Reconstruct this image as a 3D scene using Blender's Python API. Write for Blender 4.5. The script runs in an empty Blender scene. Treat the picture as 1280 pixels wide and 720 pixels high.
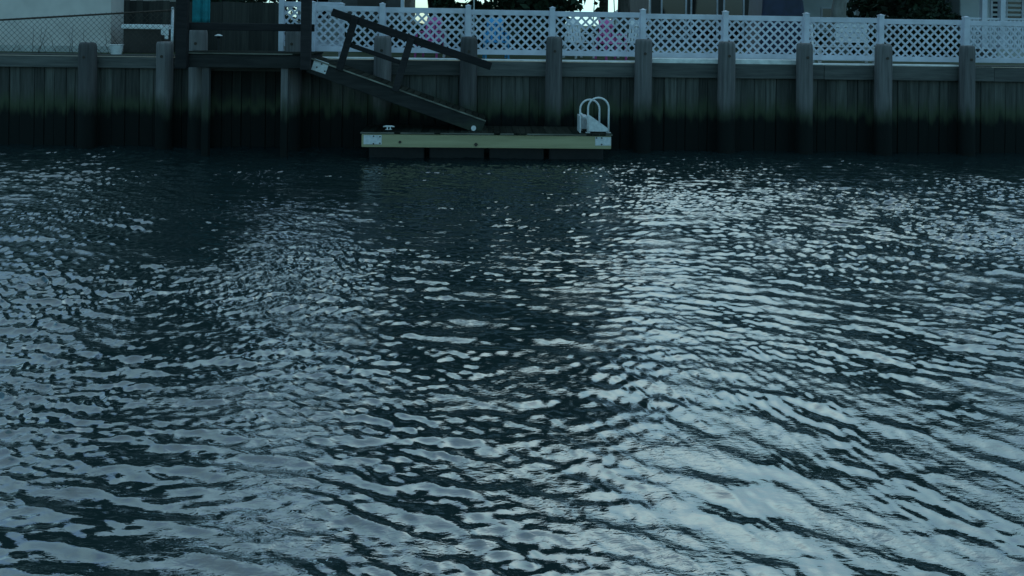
import bpy, math, random
import numpy as np
from mathutils import Vector, Matrix

random.seed(7); np.random.seed(7)
scene = bpy.context.scene
COL = scene.collection

# ------------------------------------------------------------------ camera
F = 1005.0                                   # focal length in photo pixels (1280 wide)
CAM = Vector((-0.71, -18.94, 2.94))
PY = 30.0                                    # row of the lens axis: a level view, cropped to the lower part of the frame (lens shift)
PITCH, YAW, ROLL = math.radians(0.0), math.radians(2.15), math.radians(0.81)
FW = Vector((math.sin(YAW)*math.cos(PITCH), math.cos(YAW)*math.cos(PITCH), -math.sin(PITCH)))
_rt = Vector((math.cos(YAW), -math.sin(YAW), 0)); _up = _rt.cross(FW)
RT = _rt*math.cos(ROLL) + _up*math.sin(ROLL)
UP = -_rt*math.sin(ROLL) + _up*math.cos(ROLL)
cd = bpy.data.cameras.new('camera'); cam = bpy.data.objects.new('camera', cd); COL.objects.link(cam)
cd.sensor_width = 36.0; cd.lens = 36.0*F/1280.0; cd.shift_y = -(360.0-PY)/1280.0; cd.clip_start = 0.1; cd.clip_end = 3000
m3 = Matrix((RT, UP, -FW)).transposed()
cam.matrix_world = Matrix.Translation(CAM) @ m3.to_4x4()
scene.camera = cam

# ------------------------------------------------------------------ sky and sun
SUN_EL, SUN_AZ = math.radians(48), math.radians(13)      # azimuth measured from +Y (across the canal) towards +X
w = bpy.data.worlds.new('World'); scene.world = w; w.use_nodes = True
wn = w.node_tree.nodes; wl = w.node_tree.links; wn.clear()
wo = wn.new('ShaderNodeOutputWorld'); bg = wn.new('ShaderNodeBackground'); sky = wn.new('ShaderNodeTexSky')
sky.sky_type = 'NISHITA'; sky.sun_disc = False
sky.sun_elevation = SUN_EL; sky.sun_rotation = SUN_AZ
sky.air_density = 1.0; sky.dust_density = 1.2; sky.ozone_density = 2.0; sky.altitude = 0
bg.inputs['Strength'].default_value = 0.105
# thin cloud veil over the whole sky: the sky's own brightness, greyed, in soft uneven layers
bw = wn.new('ShaderNodeRGBToBW'); wl.new(sky.outputs[0], bw.inputs[0])
tint = wn.new('ShaderNodeMixRGB'); tint.blend_type = 'MULTIPLY'; tint.inputs[0].default_value = 1; tint.inputs[2].default_value = (0.66, 1.03, 1.14, 1)
pw_ = wn.new('ShaderNodeMath'); pw_.operation = 'POWER'; pw_.inputs[1].default_value = 0.68; wl.new(bw.outputs[0], pw_.inputs[0])
sc_ = wn.new('ShaderNodeMath'); sc_.operation = 'MULTIPLY'; sc_.inputs[1].default_value = 2.9; wl.new(pw_.outputs[0], sc_.inputs[0])
wl.new(sc_.outputs[0], tint.inputs[1])
wtc = wn.new('ShaderNodeTexCoord'); wmp = wn.new('ShaderNodeMapping'); wmp.inputs['Scale'].default_value = (2.0, 2.0, 5.0)
wl.new(wtc.outputs['Generated'], wmp.inputs[0])
wno = wn.new('ShaderNodeTexNoise'); wno.inputs['Scale'].default_value = 1.4; wno.inputs['Detail'].default_value = 6; wl.new(wmp.outputs[0], wno.inputs['Vector'])
wmr = wn.new('ShaderNodeMapRange'); wmr.inputs['From Min'].default_value = 0.3; wmr.inputs['From Max'].default_value = 0.7
wmr.inputs['To Min'].default_value = 0.2; wmr.inputs['To Max'].default_value = 0.85; wl.new(wno.outputs[0], wmr.inputs[0])
veil = wn.new('ShaderNodeMixRGB'); wl.new(wmr.outputs[0], veil.inputs[0]); blue = wn.new('ShaderNodeHueSaturation'); blue.inputs['Saturation'].default_value = 1.9; wl.new(sky.outputs[0], blue.inputs['Color']); wl.new(blue.outputs[0], veil.inputs[1]); wl.new(tint.outputs[0], veil.inputs[2])
cool = wn.new('ShaderNodeMixRGB'); cool.blend_type = 'MULTIPLY'; cool.inputs[0].default_value = 1; cool.inputs[2].default_value = (0.80, 1.02, 1.04, 1)
wl.new(veil.outputs[0], cool.inputs[1]); wl.new(cool.outputs[0], bg.inputs[0]); wl.new(bg.outputs[0], wo.inputs[0])
sd = bpy.data.lights.new('sun', 'SUN'); sun = bpy.data.objects.new('sun', sd); COL.objects.link(sun)
sd.energy = 0.5; sd.angle = math.radians(120); sd.color = (0.86, 0.98, 1.0)
sdir = Vector((math.sin(SUN_AZ)*math.cos(SUN_EL), math.cos(SUN_AZ)*math.cos(SUN_EL), math.sin(SUN_EL)))
sun.rotation_euler = sdir.to_track_quat('Z', 'Y').to_euler()
sun.location = (0, 0, 30)
vs = scene.view_settings
vs.view_transform = 'Standard'; vs.look = 'None'; vs.gamma = 1; vs.use_curve_mapping = False
vs.exposure = 0.22
scene.cycles.max_bounces = 6; scene.cycles.caustics_reflective = False

def ray(px, py):
    return FW + RT*((px-640)/F) - UP*((py-PY)/F)
def at(px, py, v):                            # photo pixel -> point on the upright plane Y = v
    d = ray(px, py); t = (v-CAM.y)/d.y
    return CAM + d*t
def X(px, v, py=40): return at(px, py, v).x
def Z(px, py, v): return at(px, py, v).z

# ------------------------------------------------------------------ materials
def newmat(name):
    m = bpy.data.materials.new(name); m.use_nodes = True
    nt = m.node_tree; b = nt.nodes['Principled BSDF']
    return m, nt, b
def N(nt, t, **k):
    n = nt.nodes.new(t)
    for a, v in k.items(): setattr(n, a, v)
    return n
def ramp(nt, stops):
    r = N(nt, 'ShaderNodeValToRGB'); e = r.color_ramp.elements
    while len(e) > 1: e.remove(e[0])
    e[0].position = stops[0][0]; e[0].color = (*stops[0][1], 1)
    for p, c in stops[1:]:
        x = e.new(p); x.color = (*c, 1)
    return r
def rgb(c): return (c[0], c[1], c[2], 1)

def wood(name, c0, c1, grain=(9, 9, 1.0), rough=0.85, tide=None, bump=0.25, spec=0.25, axis_scale=1.0):
    """weathered wood: grain along the piece's Z; tide = (z, wet colour): stained below the tide mark"""
    m, nt, b = newmat(name); L = nt.links
    tc = N(nt, 'ShaderNodeTexCoord'); oi = N(nt, 'ShaderNodeObjectInfo'); geo = N(nt, 'ShaderNodeNewGeometry')
    mp = N(nt, 'ShaderNodeMapping'); mp.inputs['Scale'].default_value = grain
    add = N(nt, 'ShaderNodeVectorMath', operation='ADD')
    cmb = N(nt, 'ShaderNodeCombineXYZ'); mul = N(nt, 'ShaderNodeMath', operation='MULTIPLY'); mul.inputs[1].default_value = 37
    L.new(oi.outputs['Random'], mul.inputs[0])
    for i in range(3): L.new(mul.outputs[0], cmb.inputs[i])
    L.new(tc.outputs['Object'], mp.inputs[0]); L.new(mp.outputs[0], add.inputs[0]); L.new(cmb.outputs[0], add.inputs[1])
    n1 = N(nt, 'ShaderNodeTexNoise'); n1.inputs['Scale'].default_value = 1.0; n1.inputs['Detail'].default_value = 6; n1.inputs['Roughness'].default_value = 0.65
    L.new(add.outputs[0], n1.inputs['Vector'])
    r = ramp(nt, [(0.3, c0), (0.7, c1)]); L.new(n1.outputs[0], r.inputs[0])
    hsv = N(nt, 'ShaderNodeHueSaturation')
    mr = N(nt, 'ShaderNodeMapRange'); mr.inputs['To Min'].default_value = 0.6; mr.inputs['To Max'].default_value = 1.35
    L.new(oi.outputs['Random'], mr.inputs[0]); L.new(mr.outputs[0], hsv.inputs['Value']); L.new(r.outputs[0], hsv.inputs['Color'])
    col = hsv.outputs[0]
    rough_sock = None
    if tide:
        n2 = N(nt, 'ShaderNodeTexNoise'); n2.inputs['Scale'].default_value = 2.2; n2.inputs['Detail'].default_value = 5
        mpt = N(nt, 'ShaderNodeMapping'); mpt.inputs['Scale'].default_value = (2.4, 2.4, 0.5); L.new(geo.outputs['Position'], mpt.inputs[0]); L.new(mpt.outputs[0], n2.inputs['Vector'])
        sep = N(nt, 'ShaderNodeSeparateXYZ'); L.new(geo.outputs['Position'], sep.inputs[0])
        ma = N(nt, 'ShaderNodeMath', operation='MULTIPLY_ADD'); ma.inputs[1].default_value = 0.7
        L.new(n2.outputs[0], ma.inputs[0]); L.new(sep.outputs[2], ma.inputs[2])
        mr2 = N(nt, 'ShaderNodeMapRange', interpolation_type='SMOOTHSTEP')
        mr2.inputs['From Min'].default_value = tide[0]+0.15; mr2.inputs['From Max'].default_value = tide[0]+0.46
        L.new(ma.outputs[0], mr2.inputs[0])
        # green algae bloom above the black line
        mr3 = N(nt, 'ShaderNodeMapRange', interpolation_type='SMOOTHSTEP')
        mr3.inputs['From Min'].default_value = tide[0]+0.34; mr3.inputs['From Max'].default_value = tide[0]+0.8
        L.new(ma.outputs[0], mr3.inputs[0])
        mg = N(nt, 'ShaderNodeMixRGB'); mg.inputs[1].default_value = rgb(tide[2])
        L.new(mr3.outputs[0], mg.inputs[0]); L.new(col, mg.inputs[2])
        mx = N(nt, 'ShaderNodeMixRGB'); mx.inputs[1].default_value = rgb(tide[1])
        L.new(mr2.outputs[0], mx.inputs[0]); L.new(mg.outputs[0], mx.inputs[2]); col = mx.outputs[0]
    L.new(col, b.inputs['Base Color']); b.inputs['Roughness'].default_value = rough
    b.inputs['Specular IOR Level'].default_value = spec
    bp = N(nt, 'ShaderNodeBump'); bp.inputs['Strength'].default_value = bump; bp.inputs['Distance'].default_value = 0.01
    L.new(n1.outputs[0], bp.inputs['Height']); L.new(bp.outputs[0], b.inputs['Normal'])
    return m

def plain(name, c, rough=0.6, var=0.12, scale=6.0, metal=0.0, spec=0.4, bump=0.0):
    """painted, plastic or mineral surface with slight blotches and dirt"""
    m, nt, b = newmat(name); L = nt.links
    geo = N(nt, 'ShaderNodeNewGeometry'); n1 = N(nt, 'ShaderNodeTexNoise')
    n1.inputs['Scale'].default_value = scale; n1.inputs['Detail'].default_value = 5
    L.new(geo.outputs['Position'], n1.inputs['Vector'])
    lo = tuple(x*(1-var*1.6) for x in c); hi = tuple(min(1, x*(1+var)) for x in c)
    r = ramp(nt, [(0.3, lo), (0.65, hi)]); L.new(n1.outputs[0], r.inputs[0])
    L.new(r.outputs[0], b.inputs['Base Color'])
    b.inputs['Roughness'].default_value = rough; b.inputs['Metallic'].default_value = metal
    b.inputs['Specular IOR Level'].default_value = spec
    if bump:
        bp = N(nt, 'ShaderNodeBump'); bp.inputs['Strength'].default_value = bump; bp.inputs['Distance'].default_value = 0.02
        L.new(n1.outputs[0], bp.inputs['Height']); L.new(bp.outputs[0], b.inputs['Normal'])
    return m

TIDE = (0.88, (0.006, 0.008, 0.007), (0.055, 0.07, 0.04))
M = {}
M['plank'] = wood('weathered_plank', (0.038, 0.04, 0.034), (0.13, 0.13, 0.118), (14, 14, 0.7), tide=TIDE)
M['piling'] = wood('weathered_piling', (0.08, 0.076, 0.076), (0.185, 0.175, 0.172), (16, 16, 0.8), tide=(0.86, (0.006, 0.008, 0.007), (0.05, 0.06, 0.04)))
M['beam'] = wood('beam_wood', (0.06, 0.063, 0.06), (0.145, 0.145, 0.135), (0.9, 12, 12))
M['capboard'] = plain('pale_cap_board', (0.78, 0.78, 0.75), 0.8, 0.15, 5)
M['deckwood'] = wood('dark_deck_wood', (0.016, 0.016, 0.015), (0.042, 0.042, 0.04), (1.2, 12, 12), tide=(0.5, (0.012, 0.016, 0.012), (0.05, 0.06, 0.04)))
M['railwood'] = wood('brown_rail_wood', (0.014, 0.013, 0.014), (0.036, 0.034, 0.035), (1.2, 14, 14))
M['treated'] = wood('treated_float_board', (0.34, 0.30, 0.17), (0.50, 0.45, 0.27), (0.6, 9, 9), bump=0.15)
M['deckboard'] = wood('damp_deck_board', (0.010, 0.013, 0.010), (0.028, 0.031, 0.024), (12, 1, 12), spec=0.05)
M['edge'] = wood('lit_edge_wood', (0.05, 0.05, 0.04), (0.30, 0.29, 0.24), (1, 12, 12))  # pale wood colour that paints in the light along deck edges
M['vinyl'] = plain('white_vinyl', (0.60, 0.60, 0.67), 0.45, 0.10, 3)
M['white'] = plain('white_plastic', (0.78, 0.78, 0.77), 0.4, 0.08, 9)
M['whitemetal'] = plain('white_painted_metal', (0.72, 0.72, 0.72), 0.4, 0.1, 14)
M['steel'] = plain('galvanised_steel', (0.55, 0.56, 0.57), 0.45, 0.15, 25, metal=0.7)
M['rust'] = plain('rusty_steel', (0.06, 0.045, 0.035), 0.8, 0.3, 30)
M['black'] = plain('black_plastic', (0.012, 0.012, 0.013), 0.6, 0.2, 8)
M['blue'] = plain('blue_plastic', (0.05, 0.36, 0.68), 0.4, 0.05)
M['pink'] = plain('pink_plastic', (0.62, 0.12, 0.36), 0.45, 0.05)
M['teal'] = plain('teal_cloth', (0.02, 0.24, 0.28), 0.9, 0.15, 6)
M['navy'] = plain('navy_tarp', (0.014, 0.02, 0.05), 0.55, 0.2, 4)
M['stucco'] = plain('beige_stucco', (0.68, 0.61, 0.57), 0.95, 0.07, 2.2, bump=0.3)
M['paleside'] = plain('pale_siding', (0.55, 0.58, 0.60), 0.7, 0.06, 2)
M['darkside'] = plain('dark_siding', (0.075, 0.07, 0.068), 0.8, 0.12, 2)
M['brownside'] = plain('brown_siding', (0.05, 0.042, 0.036), 0.85, 0.15, 2)
M['roof'] = plain('asphalt_shingle', (0.11, 0.11, 0.115), 0.95, 0.25, 9, bump=0.4)
M['greyroof'] = plain('pale_grey_shingle', (0.30, 0.31, 0.32), 0.95, 0.15, 9, bump=0.4)
M['darkboard'] = wood('dark_fence_board', (0.022, 0.022, 0.02), (0.05, 0.048, 0.042), (14, 14, 0.8))
M['bark'] = wood('tree_bark', (0.035, 0.03, 0.026), (0.11, 0.10, 0.09), (10, 10, 2.5), bump=0.7)
M['palebark'] = wood('pale_tree_bark', (0.13, 0.125, 0.115), (0.27, 0.26, 0.24), (8, 8, 2.5), bump=0.7)
M['concrete'] = plain('concrete', (0.50, 0.49, 0.46), 0.9, 0.15, 3, bump=0.2)
M['ground'] = plain('lawn_ground', (0.045, 0.06, 0.025), 0.95, 0.35, 1.5, bump=0.5)
m, nt, b = newmat('window_glass'); b.inputs['Base Color'].default_value = (0.012, 0.014, 0.017, 1); b.inputs['Roughness'].default_value = 0.05
M['glass'] = m

def leafmat(name, c):
    m, nt, b = newmat(name); L = nt.links
    geo = N(nt, 'ShaderNodeNewGeometry'); r = ramp(nt, [(0.0, tuple(x*0.55 for x in c)), (1.0, tuple(x*1.5 for x in c))])
    L.new(geo.outputs['Random Per Island'], r.inputs[0]); L.new(r.outputs[0], b.inputs['Base Color'])
    b.inputs['Roughness'].default_value = 0.6; b.inputs['Specular IOR Level'].default_value = 0.25
    return m
M['leaf'] = leafmat('broad_leaf', (0.035, 0.055, 0.022))
M['evergreen'] = leafmat('evergreen_leaf', (0.02, 0.036, 0.02))

# ------------------------------------------------------------------ mesh helpers
class MB:
    def __init__(s): s.v = []; s.f = []
    def add(s, vs_, fs):
        o = len(s.v); s.v += [tuple(v) for v in vs_]; s.f += [tuple(i+o for i in f) for f in fs]; return s
    def box(s, x0, x1, y0, y1, z0, z1):
        v = [(x, y, z) for z in (z0, z1) for y in (y0, y1) for x in (x0, x1)]
        return s.add(v, [(0,2,3,1),(4,5,7,6),(0,1,5,4),(2,6,7,3),(0,4,6,2),(1,3,7,5)])
    def bar(s, a, b_, wy, h, side=Vector((0, 1, 0))):
        a, b_ = Vector(a), Vector(b_); d = (b_-a).normalized(); n = d.cross(side).normalized(); q = n.cross(d).normalized()
        v = []
        for p in (a, b_):
            for i, j in ((-1,-1),(1,-1),(1,1),(-1,1)): v.append(p + q*(wy/2*i) + n*(h/2*j))
        return s.add(v, [(0,1,2,3)[::-1],(4,5,6,7),(0,4,5,1)[::-1],(1,5,6,2)[::-1],(2,6,7,3)[::-1],(3,7,4,0)[::-1]])
    def tube(s, pts, r, n=8, cap=True):
        pts = [Vector(p) for p in pts]; rr = r if isinstance(r, (list, tuple)) else [r]*len(pts)
        o = len(s.v); ref = None
        for i, p in enumerate(pts):
            d = (pts[min(i+1, len(pts)-1)] - pts[max(i-1, 0)]).normalized()
            if ref is None: ref = Vector((0, 0, 1)) if abs(d.z) < 0.9 else Vector((1, 0, 0))
            e1 = (ref - d*ref.dot(d)).normalized(); ref = e1; e2 = d.cross(e1)
            for k in range(n):
                a = 2*math.pi*k/n; q = p + (e1*math.cos(a) + e2*math.sin(a))*rr[i]; s.v.append(tuple(q))
        for i in range(len(pts)-1):
            for k in range(n):
                s.f.append((o+i*n+k, o+i*n+(k+1) % n, o+(i+1)*n+(k+1) % n, o+(i+1)*n+k))
        if cap:
            s.f.append(tuple(o+k for k in range(n))[::-1]); s.f.append(tuple(o+(len(pts)-1)*n+k for k in range(n)))
        return s
    def prism(s, poly, y0, y1):                # poly in (x, z), extruded along Y
        n = len(poly); v = [(x, y0, z) for x, z in poly] + [(x, y1, z) for x, z in poly]
        return s.add(v, [tuple(range(n)), tuple(range(n, 2*n))[::-1]] + [(i, i+n, (i+1) % n+n, (i+1) % n) for i in range(n)])
    def mesh(s, name, mat, smooth=False):
        me = bpy.data.meshes.new(name); me.from_pydata(s.v, [], s.f); me.materials.append(M[mat] if isinstance(mat, str) else mat)
        me.update()
        import bmesh
        bm = bmesh.new(); bm.from_mesh(me); bmesh.ops.recalc_face_normals(bm, faces=bm.faces); bm.to_mesh(me); bm.free()
        if smooth:
            me.polygons.foreach_set('use_smooth', [True]*len(me.polygons))
        return me
    def build(s, name, mat, parent=None, smooth=False, loc=None):
        return put(name, s.mesh(name, mat, smooth), parent, loc)
def put(name, me, parent=None, loc=None):
    o = bpy.data.objects.new(name, me); COL.objects.link(o)
    if parent is not None:
        o.parent = parent
        if loc is not None: o.location = Vector(loc)
    elif loc is not None: o.location = Vector(loc)
    return o
def thing(name, label, cat, loc=(0, 0, 0), group=None):
    o = bpy.data.objects.new(name, None); COL.objects.link(o); o.location = loc; o.empty_display_size = 0.2
    return tag(o, label, cat, group)
def tag(o, label, cat, group=None):
    o['label'] = label; o['category'] = cat
    if group: o['group'] = group
    return o
def struct(o): o['kind'] = 'structure'; return o
def stuff(o): o['kind'] = 'stuff'; return o
def bevel(o, wd=0.012, seg=2):
    md = o.modifiers.new('bevel', 'BEVEL'); md.width = wd; md.segments = seg; md.limit_method = 'ANGLE'; return o

# ------------------------------------------------------------------ water
def water():
    h = CAM.z; cy = CAM.y; cx = CAM.x
    d = [0.5]
    while d[-1] < -CAM.y+0.10:
        x = d[-1]; d.append(x + (0.2 if x < 3.0 else min(0.030, max(0.0125, 0.0028*x))))
    d = np.array([-25.0, -12.0, -5.0, -1.5] + d + [-CAM.y+0.6])
    U = np.linspace(-1, 1, 1150)
    ext = np.array([1.04, 1.1, 1.2, 1.4, 1.7, 2.2, 3.0, 4.5, 7.0])
    U = np.concatenate([-ext[::-1], U, ext])
    half = 0.76*np.maximum(d, 2.5) + 0.8
    Xg = cx + d[:, None]*math.tan(YAW) + U[None, :]*half[:, None]
    Yg = np.repeat((cy + d)[:, None], len(U), 1)
    rng = np.random.RandomState(11)
    Zg = np.zeros_like(Xg); DX = np.zeros_like(Xg); DY = np.zeros_like(Xg)
    # domain warp so that crests wander
    wx = Xg + 0.35*np.sin(0.55*Yg+0.31*Xg+1.0) + 0.22*np.sin(0.9*Xg-0.7*Yg+2.0)
    wy = Yg + 0.30*np.sin(0.47*Xg-0.35*Yg+0.5) + 0.20*np.sin(1.1*Yg+0.6*Xg+4.0)
    gust = 1.0 + 0.22*np.sin(0.42*Xg+0.25*Yg+0.6) + 0.18*np.sin(0.21*Xg-0.63*Yg+2.2)
    dist = np.repeat(d[:, None], len(U), 1)
    shel = 0.5 + 0.75*np.clip((dist-5.0)/10.0, 0, 1)      # short ripples die out in the lee of the near bank
    fine = 1.0 + 0.45*np.sin(0.8*Xg+1.3*Yg+0.3)*np.sin(1.1*Xg-0.6*Yg+1.7)
    systems = [  # n, lambda range, direction (deg from +X), spread, slope per wave
        (12, 0.55, 1.2, 66, 16, 0.012),
        (46, 0.17, 0.42, 68, 22, 0.025),
        (50, 0.11, 0.18, 76, 34, 0.029),
        (54, 0.078, 0.12, 86, 46, 0.028)]
    for n, l0, l1, dr, sp, sl in systems:
        for i in range(n):
            lam = l0*(l1/l0)**rng.rand(); k = 2*math.pi/lam
            th = math.radians(dr + sp*rng.randn()); ph = rng.rand()*6.283
            a = sl*(0.6+0.8*rng.rand())/k
            arg = k*(math.cos(th)*wx + math.sin(th)*wy) + ph
            g = a*(gust if lam > 0.20 else gust*fine*(shel if lam < 0.12 else 0.5+0.5*shel))
            Zg += g*np.cos(arg)
            q = 0.8*g
            DX -= q*math.cos(th)*np.sin(arg); DY -= q*math.sin(th)*np.sin(arg)
    # flatten outside the finely meshed fan and very near the far edge
    fade = np.ones_like(Zg); fade[:4] = 0; fade[:, :len(ext)] *= 0.0; fade[:, -len(ext):] *= 0.0
    fade[d < 3.0] *= 0.4
    lim = np.clip((-CAM.y-0.05-d)/0.25, 0, 1)[:, None]
    Zg *= fade; DX *= fade*lim; DY *= fade*lim
    V = np.stack([Xg+DX, Yg+DY, Zg], -1).reshape(-1, 3)
    nr, nc = Xg.shape
    i = np.arange(nr-1)[:, None]*nc + np.arange(nc-1)[None, :]
    Q = np.stack([i, i+1, i+1+nc, i+nc], -1).reshape(-1, 4)
    me = bpy.data.meshes.new('water'); me.vertices.add(len(V)); me.vertices.foreach_set('co', V.astype(np.float32).ravel())
    me.loops.add(Q.size); me.loops.foreach_set('vertex_index', Q.astype(np.int32).ravel())
    me.polygons.add(len(Q)); me.polygons.foreach_set('loop_start', np.arange(0, Q.size, 4, dtype=np.int32))
    me.polygons.foreach_set('use_smooth', np.ones(len(Q), bool))
    me.update(calc_edges=True); me.validate()
    m, nt, b = newmat('canal_water'); L = nt.links
    b.inputs['Base Color'].default_value = (0.013, 0.026, 0.027, 1); b.inputs['Roughness'].default_value = 0.03
    b.inputs['IOR'].default_value = 2.4
    geo = N(nt, 'ShaderNodeNewGeometry')
    mp = N(nt, 'ShaderNodeMapping'); mp.inputs['Rotation'].default_value = (0, 0, math.radians(20)); mp.inputs['Scale'].default_value = (14, 36, 14)
    n1 = N(nt, 'ShaderNodeTexNoise'); n1.inputs['Scale'].default_value = 1; n1.inputs['Detail'].default_value = 2.5; n1.inputs['Roughness'].default_value = 0.55
    n1.inputs['Distortion'].default_value = 0.6
    L.new(geo.outputs['Position'], mp.inputs[0]); L.new(mp.outputs[0], n1.inputs['Vector'])
    n2 = N(nt, 'ShaderNodeTexNoise'); n2.inputs['Scale'].default_value = 1.3; n2.inputs['Detail'].default_value = 2
    L.new(geo.outputs['Position'], n2.inputs['Vector'])
    mr = N(nt, 'ShaderNodeMapRange'); mr.inputs['From Min'].default_value = 0.42; mr.inputs['From Max'].default_value = 0.7; mr.inputs['To Min'].default_value = 0.10; mr.inputs['To Max'].default_value = 0.6
    L.new(n2.outputs[0], mr.inputs[0])
    bp = N(nt, 'ShaderNodeBump'); bp.inputs['Distance'].default_value = 0.012
    L.new(mr.outputs[0], bp.inputs['Strength']); L.new(n1.outputs[0], bp.inputs['Height']); L.new(bp.outputs[0], b.inputs['Normal'])
    me.materials.append(m)
    return struct(put('water', me))
water()

# ------------------------------------------------------------------ land behind the bulkhead
GZ = 2.065
g = MB(); g.add([(-300, 0.06, GZ), (300, 0.06, GZ), (300, 900, GZ), (-300, 900, GZ)], [(0, 1, 2, 3)])
struct(g.build('ground', 'ground'))
p = MB(); p.box(X(815, 1), X(1003, 1), 0.36, 5.5, GZ-0.05, GZ+0.015)
struct(p.build('patio', 'concrete'))

# ------------------------------------------------------------------ timber bulkhead
BT = 2.105
def bulkhead(x0, x1, label, beam_z0, pmat='plank'):
    t = thing('timber_bulkhead', label, 'bulkhead', (0, 0, 0))
    variants = []
    for k in range(4):
        b_ = MB(); wv = 0.135
        xs = [-wv, -wv+0.012, wv-0.012, wv]; ys = [0.012, 0, 0, 0.012]
        v = []
        for z in (-0.9, 0.5, 1.3, 1.9):
            j = random.uniform(-0.006, 0.006)
            v += [(x+j, y, z) for x, y in zip(xs, ys)] + [(xs[-1]+j, 0.06, z), (xs[0]+j, 0.06, z)]
        f_ = []
        for r in range(3):
            for c in range(6): f_.append((r*6+c, r*6+(c+1) % 6, (r+1)*6+(c+1) % 6, (r+1)*6+c))
        f_.append(tuple(range(18, 24))); b_.add(v, f_); variants.append(b_.mesh('plank', pmat))
    x = x0
    i = 0
    while x < x1:
        wd = random.uniform(0.19, 0.34)
        o = put('plank', variants[i % 4], t, (x+wd/2, random.uniform(-0.012, 0.014), 0)); o.scale.x = (wd-0.005)/0.27
        x += wd; i += 1
    bk = MB(); bk.box(x0, x1, 0.065, 0.14, -0.9, BT-0.05); bk.build('backing', 'rust', t)
    n = max(1, round((x1-x0)/4.2)); st = (x1-x0)/n
    for k in range(n):
        bm_ = MB(); bm_.box(-st/2+0.004, st/2-0.004, -0.125, -0.016, beam_z0, BT-0.040)
        o = bm_.build('beam', 'beam', t, loc=(x0+st*(k+0.5), random.uniform(-0.006, 0.006), random.uniform(-0.008, 0.008))); bevel(o)
    return t
xl0, xl1, xm, xr0, xr1 = -22.0, X(236, 0, 80), X(236, 0, 80)+0.01, X(372, 0, 80)+0.01, 24.0
M['shade_plank'] = wood('shade_painted_plank', (0.012, 0.013, 0.012), (0.032, 0.034, 0.03), (14, 14, 0.7), tide=TIDE)  # darker planks: the shade under the landing is put into the colour
bl = bulkhead(xl0, xl1, 'weathered plank bulkhead below the chain-link fence and beige house', 1.80)
br = bulkhead(xr0, xr1, 'long weathered plank bulkhead running below the white lattice fence', 1.725)
bmid = bulkhead(xm, xr0-0.01, 'short plank bulkhead under the landing with shade painted into its planks', 1.76, 'shade_plank')
def cap(x0, x1, h, z0, parent, mat='capboard'):
    c = MB(); c.box(x0, x1, -0.10, 0.33, z0, z0+h); o = c.build('cap_board', mat, parent); bevel(o, 0.008)
cap(xl0, xl1, 0.035, BT-0.037, bl, 'beam')
e = [X(392, 0, 74), X(600, 0, 75), X(815, 0, 77)]
cap(e[0], e[1]-0.004, 0.035, BT-0.037, br); cap(e[1], e[2]-0.004, 0.03, BT-0.037, br)
cap(e[2], X(1004, 0, 79), 0.105, BT-0.037, br)
cap(X(1004, 0, 79)+0.004, X(1200, 0, 80), 0.03, BT-0.037, br); cap(X(1200, 0, 80)+0.004, xr1, 0.03, BT-0.037, br, 'beam')

# ------------------------------------------------------------------ pilings
def piling_mesh(seed):
    rng = random.Random(seed); b_ = MB(); n = 20
    zs = [-1.0, 0.2, 0.7, 1.2, 1.7, 2.2, 2.5, 2.585, 2.62, 2.63]; rs = [0.205, 0.203, 0.2, 0.198, 0.196, 0.194, 0.193, 0.186, 0.165, 0.10]
    jit = [1+rng.uniform(-0.04, 0.04) for _ in range(n)]
    for z, r in zip(zs, rs):
        for k in range(n):
            a = 2*math.pi*k/n; q = r*(jit[k] + rng.uniform(-0.012, 0.012)); b_.v.append((q*math.cos(a), q*math.sin(a), z + (rng.uniform(-0.012, 0.012) if z > 2.55 else 0)))
    for i in range(len(zs)-1):
        for k in range(n): b_.f.append((i*n+k, i*n+(k+1) % n, (i+1)*n+(k+1) % n, (i+1)*n+k))
    b_.f.append(tuple((len(zs)-1)*n+k for k in range(n)))
    return b_.mesh('piling', 'piling', True)
PM = [piling_mesh(s) for s in range(4)]
bolt_me = MB().tube([(0, 0.03, 0), (0, -0.02, 0)], 0.035, 8).mesh('bolt', 'rust')
PIL = [(111, 53, 'beside the beige house'), (207, 52, 'below the steel end post of the chain-link fence'),
       (249, 36, 'rising through the landing beside the hanging teal towel'), (368, 37, 'rising through the landing beside its thick dark post'),
       (479, 45, 'behind the upper half of the ramp handrail'), (585, 46, 'behind the lower end of the ramp handrail'),
       (692, 46, 'rising behind the middle of the float, next to the blue chair'), (804, 49, 'beside the white swim ladder'),
       (909, 52, 'between the two halves of the thick pale cap board'), (1007, 54, 'where the thick pale cap board ends'),
       (1105, 55, 'at the end of the white slatted bench'), (1210, 57, 'below the porch of the pale house')]
for i, (px, py, where) in enumerate(PIL):
    pt = at(px, py, -0.31); o = put('piling', PM[i % 4], None, (pt.x, -0.31 if px not in (249, 368) else -0.33, pt.z-2.63))
    o.rotation_euler = (random.uniform(-0.006, 0.006), random.uniform(-0.014, 0.014), random.uniform(0, 6.28))
    o.scale.x = o.scale.y = random.uniform(0.9, 1.06)
    tag(o, 'round grey timber piling ' + where, 'piling', 'pilings along the bulkhead')
    bo = put('bolt', bolt_me, o); bo.matrix_parent_inverse = Matrix.Identity(4)
    bo.location = Matrix.Rotation(-o.rotation_euler.z, 3, 'Z') @ Vector((0, -0.185, 2.3)); bo.rotation_euler = (0, 0, -o.rotation_euler.z)

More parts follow.
